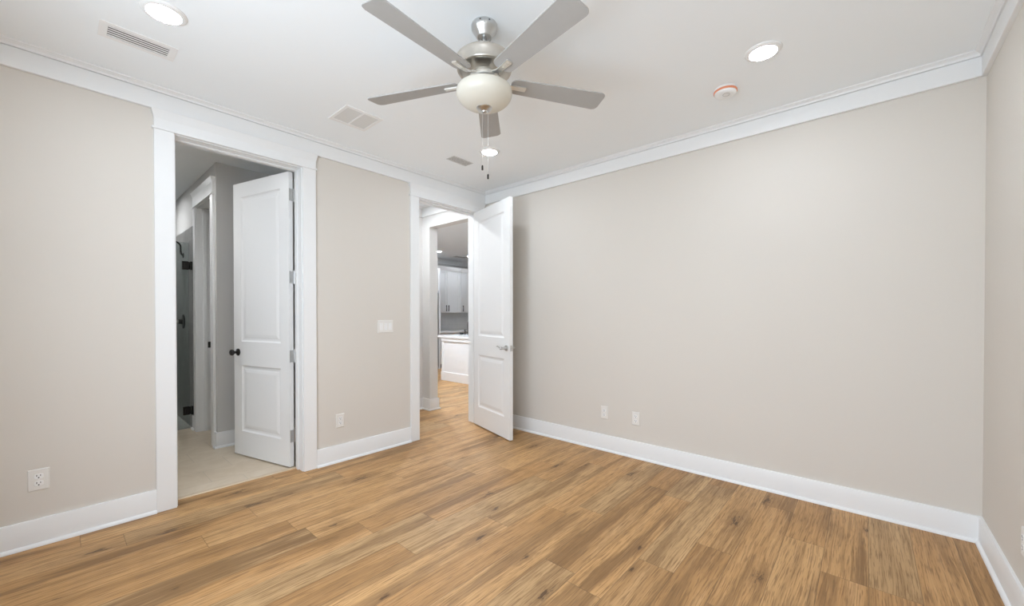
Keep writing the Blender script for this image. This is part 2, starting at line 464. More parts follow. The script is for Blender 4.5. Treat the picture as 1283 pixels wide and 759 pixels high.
# door casings: legs, bead strip, head board and flared cap; jamb boards and stops
def casing(name, y0, y1, yl, yr, stop_x):
    m = MB()
    a0, a1 = y0 - RV - CW, y0 - RV
    b0, b1 = y1 + RV, min(y1 + RV + CW, yr)
    zt = DH + RV
    m.box(0, CT, a0, a1, 0, zt, 0.002); m.box(0, CT, b0, b1, 0, zt, 0.002)
    e = 0.010
    r1 = b1 + (e if b1 + e < yr else 0)
    m.box(0, CT + 0.008, a0 - e, r1, zt, zt + 0.014, 0.003)                  # bead
    m.box(0, CT + 0.001, a0, b1, zt + 0.014, CR0 - 0.055)                    # head board
    r2 = b1 + (0.014 if b1 + 0.014 < yr else 0)
    m.frus((0, CT + 0.001, a0, b1), CR0 - 0.055, (0, CT + 0.016, a0 - 0.014, r2), CR0)
    # jambs
    m.box(-TA, 0, y0 - J, y0, 0, DH + J); m.box(-TA, 0, y1, y1 + J, 0, DH + J); m.box(-TA, 0, y0, y1, DH, DH + J)
    # stops
    s0, s1 = stop_x
    m.box(s0, s1, y0, y0 + 0.011, 0, DH, 0.002); m.box(s0, s1, y1 - 0.011, y1, 0, DH, 0.002); m.box(s0, s1, y0 + 0.011, y1 - 0.011, DH - 0.011, DH, 0.002)
    return struct(m.build(name, M_TRIM))
casing('trim_5', D1[0], D1[1], RD, -1.0, (-0.100, -0.065))
casing('trim_6', D2[0], D2[1], RD, -0.022, (-0.075, -0.040))

# transition strip between oak and bath tile
m = MB(); m.frus((-TA - 0.012, -TA + 0.028, D1[0], D1[1]), 0.0, (-TA - 0.006, -TA + 0.018, D1[0], D1[1]), 0.007)
struct(m.build('trim_7', M_STRIP), 'pale strip between oak floor and bathroom tile')

# ------------------------------------------------------------------ bathroom beyond the first doorway
w = MB(); w.box(-3.8, -TA, -4.0, -3.9, 0, RH); struct(w.build('wall_bath_front', M_BATHWALL))
w = MB(); w.box(-3.8, -3.7, -3.9, BY, 0, RH); struct(w.build('wall_bath_end', M_BATHWALL))
OX = (-1.995, -1.36); OZ = 2.402
w = MB()
w.box(-2.19, OX[0] - J, BY, BY + 0.12, 0, RH)
w.box(OX[1] + J, BX, BY, BY + 0.12, 0, RH)
w.box(OX[0] - J, OX[1] + J, BY, BY + 0.12, OZ + J, RH)
w.box(-3.8, -2.19, BY, BY + 0.12, 2.236, RH)
struct(w.build('wall_bath_side', M_BATHWALL))
w = MB(); w.box(-3.7, -2.19, BY - 0.006, BY + 0.12, 0, 2.236); w.box(-3.7, -3.69, -3.9, BY - 0.006, 0, 2.236)
struct(w.build('wall_shower', M_STILE), 'grey tiled shower wall')
w = MB(); w.box(BX - 0.12, BX, BY + 0.12, VY0 - 0.12, 0, RH); w.box(BX, -TA, VY0 - 0.12, VY0, 0, RH); w.box(-2.17, -2.05, BY + 0.12, VY0 - 0.12, 0, RH); w.box(-2.17, BX, VY0 - 0.12, VY0, 0, RH)
struct(w.build('wall_bath_back', M_BATHWALL))
m = MB(); m.box(-3.69, -2.24, -3.9, BY - 0.006, -0.01, 0.002); struct(m.build('floor_shower', M_SFLOOR), 'small grey shower floor tiles')

m = MB()
c0, c1 = OX[0] - 0.005, OX[1] + 0.005
m.box(c0 - 0.095, c0, BY - 0.019, BY, 0, OZ + 0.005, 0.002); m.box(c1, c1 + 0.095, BY - 0.019, BY, 0, OZ + 0.005, 0.002)
m.box(c0 - 0.103, c1 + 0.103, BY - 0.027, BY, OZ + 0.005, OZ + 0.018, 0.002)
m.box(c0 - 0.095, c1 + 0.095, BY - 0.020, BY, OZ + 0.018, OZ + 0.12)
m.frus((c0 - 0.095, c1 + 0.095, BY - 0.020, BY), OZ + 0.12, (c0 - 0.11, c1 + 0.11, BY - 0.036, BY), OZ + 0.165)
m.box(OX[0] - J, OX[0], BY, BY + 0.12, 0, OZ + J); m.box(OX[1], OX[1] + J, BY, BY + 0.12, 0, OZ + J); m.box(OX[0], OX[1], BY, BY + 0.12, OZ, OZ + J)
m.box(OX[0], OX[0] + 0.011, BY + 0.05, BY + 0.085, 0, OZ, 0.002)
tr8 = struct(m.build('trim_8', M_TRIM), 'white casing of the doorway inside the bathroom')
m = MB(); m.box(OX[0], OX[0] + 0.002, BY + 0.090, BY + 0.115, 0.90, 0.965, 0.0008)
m.build('strike_plate', M_DARK, tr8)

BB = MB()
BB.sweep(BASE, 'y', BY, VY0 - 0.12, (-1, 0), BX, 1)
BB.sweep(BASE, 'x', c1 + 0.095, BX, (0, 1), BY, -1)
BB.sweep(BASE, 'x', -2.20, c0 - 0.095, (0, 0), BY, -1)
BB.sweep(BASE, 'y', D1[1] + 0.03, VY0 - 0.12, (0, 0), -TA, -1)
struct(BB.build('baseboard_bath', M_TRIM, smooth=35))

# frameless glass shower door on two square hinges
g = thing('shower_door', 'frameless glass shower door on dark square hinges, deep in the bathroom', 'shower door', (-2.215, -2.40, 0.0))
m = MB(); m.box(-0.005, 0.005, -0.72, 0.0, 0.012, 2.05, 0.001); m.build('glass_panel', M_GLASS, g)
for z in (0.205, 1.80):
    m = MB()
    m.box(-0.012, 0.012, -0.058, -0.002, z - 0.046, z + 0.046, 0.003); m.box(-0.030, 0.030, 0.010, 0.0285, z - 0.046, z + 0.046, 0.003)
    m.tube([(0, 0.003, z - 0.04), (0, 0.003, z + 0.04)], 0.009)
    m.box(-0.016, 0.016, -0.038, -0.020, z - 0.022, z + 0.022, 0.002)
    m.build('hinge', M_DARK, g)

sh = thing('shower_fixture', 'dark gooseneck shower head high on the grey tiled shower wall', 'shower head', (-2.66, BY - 0.006, 1.96))
m = MB(); m.lathe([(0, 0), (0.030, 0), (0.028, -0.006), (0.012, -0.010), (0, -0.010)], 24, axis='Y'); m.build('wall_flange', M_DARK, sh, smooth=40)
m = MB()
pts = [(0, -0.004, 0), (0, -0.018, 0.01), (0, -0.024, 0.04), (0, -0.026, 0.10)]
for k in range(1, 10):
    a = PI * k / 9 * 0.92
    pts.append((0, -0.026 - 0.075 * (1 - math.cos(a)), 0.10 + 0.06 * math.sin(a)))
pts.append((0, -0.178, 0.09)); m.tube(pts, 0.0085); m.build('shower_arm', M_DARK, sh, smooth=60)
m = MB(); m.lathe([(0, 0.095), (0.012, 0.09), (0.02, 0.075), (0.055, 0.055), (0.062, 0.048), (0.058, 0.042), (0, 0.042)], 28, (0, -0.182, 0)); m.build('spray_head', M_DARK, sh, smooth=40)

sv = thing('shower_valve', 'dark round shower valve with lever, on grey shower tile below the shower head', 'shower valve', (-2.68, BY - 0.006, 1.18))
m = MB(); m.lathe([(0, 0), (0.085, 0), (0.083, -0.008), (0.03, -0.014), (0.028, -0.05), (0, -0.05)], 32, axis='Y'); m.build('valve_plate', M_DARK, sv, smooth=40)
m = MB(); m.tube([(0, -0.045, 0), (0, -0.075, 0.002), (0.01, -0.135, 0.006)], [0.022, 0.018, 0.009]); m.build('lever', M_SATIN, sv, smooth=60)

# ------------------------------------------------------------------ little hall and kitchen beyond the second doorway
PX, HZ = -0.925, 2.41     # end of the wall stub and underside of the header
w = MB()
w.box(VX - 0.12, VX, VY0, VY1, 0, RH)
w.box(VX - 0.12, PX, VY1, VY2, 0, RH)
w.box(PX, -TA, VY1, VY2, HZ, RH)
struct(w.build('wall_hall', plain('hall_wall_paint', (0.72, 0.715, 0.705, 1), 0.85, spec=0.25, tex=0.01, scale=2.0)))
w = MB(); w.box(KX - 0.12, KX, 0.0, KY, 0, RH); struct(w.build('wall_kitchen_left', M_BATHWALL))
w = MB(); w.box(KX, VX - 0.12, 0.0, 0.012, 0, RH); w.box(KX, -TA, KY, KY + 0.12, 0, RH); w.box(-TA, -TA + 0.1, 0.12, KY, 0, RH)
struct(w.build('wall_kitchen_sides', M_BATHWALL))
m = MB()
m.sweep(BASE, 'y', VY0, VY1, (0, -1), VX, 1)
m.sweep(BASE, 'x', VX, PX, (1, 1), VY1, -1)
m.sweep(BASE, 'y', VY1, VY2, (-1, 1), PX, 1)
m.sweep(BASE, 'x', VX, PX, (0, 1), VY2, 1)
struct(m.build('baseboard_hall', M_TRIM, smooth=35))
m = MB()
m.sweep(CROWN, 'y', VY0, VY1, (0, -1), VX, 1)
m.sweep(CROWN, 'x', VX, -TA, (1, 0), VY1, -1)
struct(m.build('trim_9', M_TRIM, smooth=25))
m = MB(); m.sweep(CROWN, 'y', 0.012, KY, (0, 0), KX, 1); struct(m.build('trim_10', M_TRIM, smooth=25))

# ------------------------------------------------------------------ doors
def leaf_mesh(L, T, z0, z1, t0):
    """leaf in local space: x along the leaf from 0.003, y from t0 to t0+T (away from the hinge pin), two raised panels per face"""
    x0, x1 = 0.003, 0.003 + L
    st = 0.112
    pan = [(0.225, 0.812), (1.022, 2.300)]
    b = bmesh.new()
    def face_side(y, out):
        zs = [z0] + [v for p in pan for v in p] + [z1]
        def quad(a, bb, c_, d): b.faces.new([b.verts.new(v) for v in (a, bb, c_, d)])
        def rect(xa, xb, za, zb, yy): return [(xa, yy, za), (xb, yy, za), (xb, yy, zb), (xa, yy, zb)]
        quad(*rect(x0, x0 + st, z0, z1, y)); quad(*rect(x1 - st, x1, z0, z1, y))
        for a, c_ in ((z0, pan[0][0]), (pan[0][1], pan[1][0]), (pan[1][1], z1)): quad(*rect(x0 + st, x1 - st, a, c_, y))
        for za, zb in pan:
            steps = [(0.0, 0.0), (0.004, -0.0035), (0.012, -0.0085), (0.020, -0.0095), (0.030, -0.0095), (0.040, -0.0065), (0.062, -0.0030)]
            prev = None
            for ins, dep in steps:
                r = rect(x0 + st + ins, x1 - st - ins, za + ins, zb - ins, y + out * dep)
                if prev:
                    for i in range(4):
                        j = (i + 1) % 4; quad(prev[i], prev[j], r[j], r[i])
                prev = r
            quad(*prev)
    face_side(t0, -1); face_side(t0 + T, 1)
    ya, yb = t0, t0 + T
    for q in ([(x0, ya, z0), (x1, ya, z0), (x1, yb, z0), (x0, yb, z0)], [(x0, ya, z1), (x1, ya, z1), (x1, yb, z1), (x0, yb, z1)],
              [(x0, ya, z0), (x0, yb, z0), (x0, yb, z1), (x0, ya, z1)], [(x1, ya, z0), (x1, yb, z0), (x1, yb, z1), (x1, ya, z1)]):
        b.faces.new([b.verts.new(v) for v in q])
    bmesh.ops.remove_doubles(b, verts=b.verts[:], dist=1e-5)
    m = MB(); m.take(b); return m

def door(name, label, pin, u, nrm, L, hinge_z, hw_mat, hinge_mat, lever):
    """pin: hinge pin (x, y); u: unit direction of the leaf; nrm: unit direction from the pin face to the other face"""
    e = struct(empty(name, (pin[0], pin[1], 0.0)), label)
    mat = Matrix(((u[0], nrm[0], 0, 0), (u[1], nrm[1], 0, 0), (0, 0, 1, 0), (0, 0, 0, 1)))
    T, t0 = 0.035, 0.008
    def add(mb, nm, mt, smooth=None):
        bmesh.ops.transform(mb.bm, matrix=mat, verts=mb.bm.verts[:])
        bmesh.ops.recalc_face_normals(mb.bm, faces=mb.bm.faces[:])
        return mb.build(nm, mt, e, smooth)
    add(leaf_mesh(L, T, 0.012, DH - 0.004, t0), 'door_leaf', M_DOOR)
    for z in hinge_z:
        m = MB()
        m.box(-0.0002, 0.003, t0 + 0.001, t0 + 0.033, z - 0.05, z + 0.05, 0.0005)
        m.tube([(0, 0, z - 0.052), (0, 0, z + 0.052)], 0.0065)
        m.lathe([(0, 0.060), (0.005, 0.057), (0.0075, 0.052), (0, 0.052)], 12, (0, 0, z))
        for dz in (-0.03, 0, 0.03): m.lathe([(0, -0.0012), (0.004, -0.0008), (0.004, 0), (0, 0)], 10, (-0.0002, t0 + (0.012 if dz else 0.022), z + dz), 'X')
        add(m, 'hinge', hinge_mat, 40)
    xk, zk = 0.003 + L - 0.062, 0.925
    m = MB()
    m.box(0.003 + L - 0.0005, 0.003 + L + 0.0015, t0 + 0.005, t0 + 0.030, zk - 0.029, zk + 0.029, 0.0005)
    m.box(0.003 + L, 0.003 + L + 0.010, t0 + 0.011, t0 + 0.023, zk - 0.008, zk + 0.008, 0.002)
    add(m, 'latch_plate', hw_mat)
    for y, sg in ((t0, -1), (t0 + T, 1)):
        if lever:
            m = MB()
            m.lathe([(0, 0), (0.032, 0), (0.031, sg * 0.006), (0.024, sg * 0.010), (0.013, sg * 0.013), (0.011, sg * 0.045), (0.013, sg * 0.055), (0, sg * 0.058)], 28, (xk, y, zk), 'Y')
            pts, rad = [], []
            for i in range(13):
                s_ = i / 12
                pts.append((xk - 0.115 * s_, y + sg * (0.050 - 0.004 * s_), zk + 0.010 * math.sin(s_ * 2 * PI * 0.95) * -1 + 0.010 * s_ * s_)); rad.append(0.0105 - 0.0045 * s_ + (0.002 if i == 12 else 0))
            m.tube(pts, rad)
            add(m, 'lever_handle', hw_mat, 45)
        else:
            m = MB()
            m.lathe([(0, 0), (0.032, 0), (0.031, sg * 0.005), (0.022, sg * 0.010), (0.012, sg * 0.014), (0.0105, sg * 0.030), (0.016, sg * 0.036), (0.0255, sg * 0.046), (0.0275, sg * 0.054), (0.025, sg * 0.062), (0.016, sg * 0.067), (0, sg * 0.068)], 28, (xk, y, zk), 'Y')
            add(m, 'door_knob', hw_mat, 45)
    return e

th = math.radians(75.2)
door('door_1', 'white two-panel door swung open into the bathroom', (-TA - 0.008, D1[1] - 0.0015), (-math.sin(th), -math.cos(th)), (math.cos(th), -math.sin(th)), 0.772,
     (0.262, 0.918, 1.565, 2.238), M_DARK, M_SATIN, False)
th = math.radians(74.0)
door('door_2', 'white two-panel door swung open into the bedroom', (0.009, D2[1] - 0.0015), (math.sin(th), -math.cos(th)), (-math.cos(th), -math.sin(th)), 0.778,
     (0.262, 0.918, 1.565, 2.238), M_SATIN, M_SATIN, True)

# ------------------------------------------------------------------ ceiling fan
FX, FY = 1.952, -1.944
fan = thing('ceiling_fan', 'brushed nickel ceiling fan with five grey blades and frosted glass light bowl', 'ceiling fan', (FX, FY, RH))
Z = lambda z: z - RH
m = MB(); m.lathe([(0, 0), (0.064, 0), (0.065, -0.008), (0.064, -0.020), (0.058, -0.030), (0.046, -0.046), (0.040, -0.055), (0.0385, -0.060), (0.036, -0.062), (0.030, -0.062), (0.028, -0.056), (0.0, -0.056)], 48)
cap = m.build('canopy', M_SATIN, fan, smooth=35)
for a in (5.2, 5.9):
    m = MB(); m.lathe([(0, 0.003), (0.004, 0.002), (0.004, 0), (0, 0)], 10, (0.0645 * math.cos(a), 0.0645 * math.sin(a), -0.012))
    m.build('screw', M_DARK, cap)
m = MB(); m.lathe([(0, -0.05), (0.0112, -0.05), (0.0112, -0.14), (0, -0.14)], 24); m.lathe([(0.0, Z(2.566)), (0.022, Z(2.566)), (0.022, Z(2.546)), (0, Z(2.546))], 24); m.build('downrod', M_SATIN, fan, smooth=40)
m = MB(); m.lathe([(0, Z(2.562)), (0.045, Z(2.560)), (0.095, Z(2.549)), (0.128, Z(2.533)), (0.140, Z(2.522)), (0.1415, Z(2.516)), (0.1395, Z(2.509)), (0.1375, Z(2.500)), (0.1345, Z(2.474)), (0.135, Z(2.470)), (0.133, Z(2.466)), (0.129, Z(2.4645)), (0.126, Z(2.4655)),
                   (0.115, Z(2.4635)), (0.100, Z(2.458)), (0.088, Z(2.451)), (0.080, Z(2.444)), (0.0, Z(2.444))], 64); m.build('motor_housing', M_NICKEL, fan, smooth=30)
m = MB(); m.lathe([(0, Z(2.444)), (0.072, Z(2.444)), (0.074, Z(2.440)), (0.074, Z(2.424)), (0.070, Z(2.420)), (0, Z(2.420))], 48); m.build('flywheel', M_IRON, fan, smooth=30)
m = MB(); m.lathe([(0, Z(2.420)), (0.060, Z(2.420)), (0.062, Z(2.40)), (0.085, Z(2.392)), (0.110, Z(2.384)), (0.110, Z(2.378)), (0, Z(2.378))], 48); m.build('light_fitter', M_DARK, fan, smooth=30)
m = MB()
prof = []
for k in range(25):
    a = PI / 2 * k / 24
    prof.append((0.1385 * math.cos(a) ** 0.98 if k < 24 else 0.0, Z(2.357) - 0.073 * math.sin(a)))
outer = [(0.128, Z(2.381)), (0.1345, Z(2.379)), (0.1380, Z(2.370))] + prof
m.lathe([(0.095, Z(2.381))] + outer, 64); m.build('light_bowl', M_BOWL, fan, smooth=60)
m = MB(); m.lathe([(0, Z(2.292)), (0.038, Z(2.290)), (0.0395, Z(2.2855)), (0.036, Z(2.281)), (0.024, Z(2.276)), (0.013, Z(2.271)), (0.012, Z(2.266)), (0.008, Z(2.262)), (0, Z(2.261))], 32); m.build('finial', M_SATIN, fan, smooth=40)

def blade_mesh():
    """blade along +x from r 0.128 to 0.66, pitched about its own axis"""
    b = bmesh.new()
    out = []
    r0, r1 = 0.128, 0.657
    w0, w1 = 0.050, 0.0645
    def arc(cx, cy, r, a0, a1, n=7): return [(cx + r * math.cos(a0 + (a1 - a0) * k / n), cy + r * math.sin(a0 + (a1 - a0) * k / n)) for k in range(n + 1)]
    rr = 0.026
    out += arc(r1 - rr, w1 - rr, rr, PI / 2, 0)[::-1]
    out = arc(r1 - rr, -(w1 - rr), rr, -PI / 2, 0) + arc(r1 - rr, w1 - rr, rr, 0, PI / 2)
    out += arc(r0 + 0.040, w0 - 0.030, 0.030, PI / 2, PI) [0:]
    out += arc(r0 + 0.040, -(w0 - 0.030), 0.030, PI, 1.5 * PI)
    t = 0.0028
    top = [b.verts.new((x, y, t)) for x, y in out]; bot = [b.verts.new((x, y, -t)) for x, y in out]
    b.faces.new(top); b.faces.new(bot[::-1])
    n = len(out)
    for i in range(n):
        j = (i + 1) % n; b.faces.new((bot[i], bot[j], top[j], top[i]))
    bmesh.ops.bevel(b, geom=[e for e in b.edges if abs(e.verts[0].co.z - e.verts[1].co.z) < 1e-6], offset=0.0012, segments=1, affect='EDGES')
    m = MB(); m.take(b); return m
PITCH = math.radians(-10.5)
b0 = blade_mesh().build('blade', M_BLADE, fan, smooth=30)
m = MB()
t_ = 0.004
# blade iron: arm from the flywheel that widens into a plate under the blade
secs = [(0.066, 0.0095, 0.012), (0.090, 0.0100, 0.006), (0.115, 0.0110, -0.006), (0.135, 0.0125, -0.0105), (0.185, 0.0135, -0.0105), (0.214, 0.0150, -0.0105), (0.218, 0.0120, -0.0105)]
rings = [[(x, -w_, zz), (x, w_, zz), (x, w_, zz + 0.0065), (x, -w_, zz + 0.0065)] for x, w_, zz in secs]
m.loft(rings)
for x in (0.165, 0.190, 0.205): m.lathe([(0, -0.0125), (0.0035, -0.012), (0.0035, -0.010), (0, -0.010)], 10, (x, 0, 0))
i0 = m.build('blade_iron', M_IRON, b0, smooth=30)
PH = -2.7316
blades = [b0]
for k in range(1, 5):
    b_ = b0.copy(); COL.objects.link(b_); b_.parent = fan; blades.append(b_)
    i_ = i0.copy(); COL.objects.link(i_); i_.parent = b_
for k, b_ in enumerate(blades):
    b_.location = (0, 0, Z(2.4195)); b_.rotation_mode = 'QUATERNION'
    b_.rotation_quaternion = (Matrix.Rotation(math.radians(1.5), 3, Vector((0.7497, 0.6618, 0))) @ Matrix.Rotation(PH + k * 2 * PI / 5, 3, 'Z') @ Matrix.Rotation(PITCH, 3, 'X')).to_quaternion()
rt = Vector((0.7497, 0.6618, 0))
for off, zb in ((-0.010, 1.978), (0.018, 1.934)):
    q = rt * off
    m = MB(); m.tube([(q.x, q.y, Z(2.285)), (q.x, q.y, Z(zb + 0.022))], 0.0006, 6)
    z_ = Z(2.28)
    ch = m.build('pull_chain', M_SATIN, fan)
    m = MB(); m.lathe([(0, Z(zb + 0.026)), (0.0035, Z(zb + 0.024)), (0.0048, Z(zb + 0.018)), (0.0048, Z(zb + 0.002)), (0.003, Z(zb)), (0, Z(zb))], 12, (q.x, q.y, 0)); m.build('pull_fob', M_DARK, ch, smooth=40)

# ------------------------------------------------------------------ ceiling lights
def downlight(x, y, label, lens, group):
    t = thing('ceiling_light', label, 'ceiling light', (x, y, RH), (0, 0, 0), group)
    m = MB(); m.lathe([(0.065, -0.0085), (0.066, -0.0125), (0.071, -0.0130), (0.085, -0.007), (0.089, -0.001), (0.089, 0.0), (0.065, 0.0)], 48); m.build('trim_ring', M_PLASTIC, t, smooth=35)
    m = MB(); m.lathe([(0, -0.0095), (0.065, -0.0085), (0.065, -0.002), (0, -0.002)], 48); m.build('lens', lens, t, smooth=35)
    return t
G = 'bedroom downlights'
downlight(0.875, -3.015, 'lit round ceiling light at upper left beside the slotted vent', M_LENS, G)
downlight(2.955, -0.800, 'lit round ceiling light near the smoke detector', M_LENS, G)
downlight(0.893, -0.835, 'lit round ceiling light below the fan, near the far corner', M_LENS, G)
downlight(2.955, -3.015, 'lit round ceiling light nearest the camera, above the top edge of the photo', M_LENS, G)
downlight(-0.62, -0.70, 'ceiling light in the small hall behind the doorway', M_LENS_HALL, 'hall lights')
G = 'kitchen downlights'
downlight(-3.85, 2.33, 'left one of two small lit kitchen ceiling lights seen through the far doorway', M_LENS_KIT, G)
downlight(-3.87, 3.31, 'right one of two small lit kitchen ceiling lights, at the door edge', M_LENS_KIT, G)
for x in (-2.75, -2.05, -1.35):
    downlight(x, 0.62, 'added unseen kitchen lamp that brightens the island front', M_LENS_FILL, 'added kitchen fill lamps')  # invented lamps, added only to brighten the island front
downlight(-0.95, -3.20, 'bathroom ceiling light out of view behind the left wall', M_LENS_BATH, 'bath lights')
downlight(-2.75, -2.95, 'added unseen lamp that brightens the shower tile', M_LENS_BATH, 'added shower fill lamp')  # unseen lamp added to lift the dark shower

# ------------------------------------------------------------------ vents
def slot_vent(x, y, lx, ly, label, bar, fr, mat, nslat, group=None, lip=0.004):
    """supply grille with louvres running along y"""
    t = thing('ceiling_vent', label, 'vent', (x, y, RH), (0, 0, 0), group)
    m = MB()
    hx, hy = lx / 2, ly / 2
    ix, iy = hx - fr[0], hy - fr[1]
    for a in ((-hx, -ix, -hy, hy), (ix, hx, -hy, hy), (-ix, ix, -hy, -iy), (-ix, ix, iy, hy)): m.box(a[0], a[1], a[2], a[3], -lip, 0, 0.0012)
    m.build('frame', mat, t)
    m = MB(); m.box(-ix, ix, -iy, iy, -0.0006, 0.0); m.build('duct', M_VENTBACK, t)
    p = 2 * ix / nslat
    for k in range(nslat):
        xx = -ix + (k + 0.5) * p
        m = MB(); m.hexa([(xx + bar / 2, -iy, -0.0012), (xx + bar / 2 - 0.0012, -iy, -0.0012), (xx + bar / 2 - 0.0012, iy, -0.0012), (xx + bar / 2, iy, -0.0012),
                          (xx - bar / 2, -iy, -0.0022), (xx - bar / 2 - 0.0012, -iy, -0.0022), (xx - bar / 2 - 0.0012, iy, -0.0022), (xx - bar / 2, iy, -0.0022)])
        m.build('louvre', mat, t)
    return t
slot_vent(0.507, -3.066, 0.160, 0.300, 'white slotted ceiling vent beside the upper left ceiling light', 0.0090, (0.026, 0.032), M_PLASTIC, 5)
slot_vent(0.531, -0.861, 0.112, 0.236, 'grey slotted ceiling vent near the far doorway', 0.0088, (0.006, 0.006), M_VENTGREY, 6)
t = thing('return_vent', 'square white return air grille with centre bar on the ceiling left of the fan', 'vent', (0.575, -1.903, RH))
m = MB()
hx, hy = 0.140, 0.140
for a in ((-hx, -hx + 0.026, -hy, hy), (hx - 0.026, hx, -hy, hy), (-hx + 0.026, hx - 0.026, -hy, -hy + 0.022), (-hx + 0.026, hx - 0.026, hy - 0.022, hy)): m.box(a[0], a[1], a[2], a[3], -0.006, 0, 0.0015)
m.build('frame', M_PLASTIC, t)
m = MB(); m.box(-0.114, 0.114, -0.118, 0.118, -0.0025, 0.0); m.build('filter_mesh', M_FILTER, t)
m = MB(); m.box(-0.114, 0.114, -0.005, 0.005, -0.006, -0.0025, 0.001); m.build('centre_bar', M_PLASTIC, t)
slot_vent(-4.19, 3.27, 0.15, 0.35, 'small grey vent on the kitchen ceiling seen through the far doorway', 0.010, (0.008, 0.008), M_SATIN, 6)

# ------------------------------------------------------------------ smoke detector
t = thing('smoke_detector', 'round white smoke detector with an orange band on the ceiling', 'smoke detector', (2.703, -0.528, RH))
m = MB(); m.lathe([(0, 0), (0.066, 0), (0.068, -0.003), (0.068, -0.010), (0.064, -0.012), (0, -0.012)], 48); m.build('mounting_base', M_PLASTIC, t, smooth=35)
m = MB(); m.lathe([(0, -0.012), (0.067, -0.012), (0.0675, -0.014), (0.0675, -0.021), (0.066, -0.023), (0, -0.023)], 48); m.build('band', M_ORANGE, t, smooth=35)
m = MB(); m.lathe([(0, -0.023), (0.063, -0.023), (0.062, -0.031), (0.056, -0.037), (0.045, -0.040), (0, -0.041)], 48); bd = m.build('cover', M_PLASTIC, t, smooth=35)
m = MB(); m.lathe([(0.017, -0.0405), (0.0195, -0.0425), (0.022, -0.0405), (0.022, -0.040), (0.017, -0.040)], 32, (0.008, -0.010, 0)); m.build('button_ring', M_SATIN, bd, smooth=35)

# ------------------------------------------------------------------ outlets and switch
def plate_local(m, hw, hh, d):
    """plate on the wall plane y=0, face toward -y"""
    m.hexa([(-hw, 0, -hh), (hw, 0, -hh), (hw, 0, hh), (-hw, 0, hh), (-hw + 0.004, -d, -hh + 0.004), (hw - 0.004, -d, -hh + 0.004), (hw - 0.004, -d, hh - 0.004), (-hw + 0.004, -d, hh - 0.004)], 0.0008)

def outlet(loc, rz, label, group, hw=0.0365, hh=0.0585, rec=1.0):
    t = thing('wall_outlet', label, 'outlet', loc, (0, 0, rz), group)
    m = MB(); plate_local(m, hw, hh, 0.006); m.build('cover_plate', M_PLASTIC2, t)
    m = MB(); m.lathe([(0, -0.0072), (0.003, -0.007), (0.003, -0.005), (0, -0.005)], 12, axis='Y'); m.build('screw', M_PLASTIC, t)
    for z in (0.0195, -0.0195):
        m = MB()
        pts = []
        for k in range(28):
            a = 2 * PI * k / 28
            x = max(-0.0172, min(0.0172, 0.0195 * math.cos(a))); zz = max(-0.0142, min(0.0142, 0.0165 * math.sin(a)))
            pts.append((x, zz))
        m.loft([[(x, -0.005, z + q) for x, q in pts], [(x, -0.0078, z + q) for x, q in pts], [(x * 0.93, -0.0084, z + q * 0.93) for x, q in pts]])
        r_ = m.build('receptacle', M_PLASTIC, t)
        m = MB()
        m.box(-0.0085, -0.0055, -0.0087, -0.008, z - 0.001, z + 0.009); m.box(0.0055, 0.008, -0.0087, -0.008, z + 0.0005, z + 0.008)
        m.lathe([(0, -0.0087), (0.0032, -0.0087), (0.0032, -0.008), (0, -0.008)], 14, (0, 0, z - 0.0075), 'Y')
        m.build('slots', M_SLOT, r_)
    return t
RL = PI / 2      # plates on the left wall face +x : local -y -> +x
outlet((0.0, -3.434, 0.358), RL, 'white outlet on the left wall, left of the bathroom doorway', 'outlets', 0.040, 0.0585)
outlet((0.0, -1.757, 0.350), RL, 'white outlet on the wall between the two doorways', 'outlets')
outlet((1.567, 0.0, 0.351), 0, 'left one of the two outlets on the long back wall', 'outlets')
outlet((1.873, 0.0, 0.345), 0, 'right one of the two outlets on the long back wall', 'outlets')
outlet((RW, -0.793, 0.337), -PI / 2, 'outlet on the right wall, cut by the right edge of the photo', 'outlets')

t = thing('light_switch', 'white three-rocker switch plate on the wall between the two doorways', 'light switch', (0.0, -1.322, 1.148), (0, 0, RL))
m = MB(); plate_local(m, 0.082, 0.0585, 0.006); m.build('cover_plate', M_PLASTIC2, t)
for k, x in enumerate((-0.046, 0.0, 0.046)):
    m = MB()
    a, b_ = (0.0095, 0.0065) if k < 2 else (0.0065, 0.0100)
    m.hexa([(x - 0.0165, -0.004, -0.0335), (x + 0.0165, -0.004, -0.0335), (x + 0.0165, -0.004, 0.0335), (x - 0.0165, -0.004, 0.0335),
            (x - 0.0155, -b_, -0.0325), (x + 0.0155, -b_, -0.0325), (x + 0.0155, -a, 0.0325), (x - 0.0155, -a, 0.0325)])
    m.build('rocker', M_PLASTIC, t)

# ------------------------------------------------------------------ kitchen seen through the far doorway
def shaker(parent, y0, y1, z0, z1, x, mat, rail=0.055, handle=None):
    """shaker door on a front facing +x, in the parent's space"""
    m = MB()
    m.box(x, x + 0.019, y0, y0 + rail, z0, z1, 0.0015); m.box(x, x + 0.019, y1 - rail, y1, z0, z1, 0.0015)
    m.box(x, x + 0.019, y0 + rail, y1 - rail, z0, z0 + rail, 0.0015); m.box(x, x + 0.019, y0 + rail, y1 - rail, z1 - rail, z1, 0.0015)
    m.box(x, x + 0.008, y0 + rail, y1 - rail, z0 + rail, z1 - rail)
    d = m.build('cabinet_door', mat, parent)
    if handle:
        yy, zz = handle
        m = MB(); m.box(x + 0.040, x + 0.052, yy - 0.006, yy + 0.006, zz - 0.075, zz + 0.075, 0.002)
        for s_ in (-0.055, 0.055): m.box(x + 0.019, x + 0.041, yy - 0.005, yy + 0.005, zz + s_ - 0.005, zz + s_ + 0.005)
        m.build('handle', M_BLACK, d)
    return d

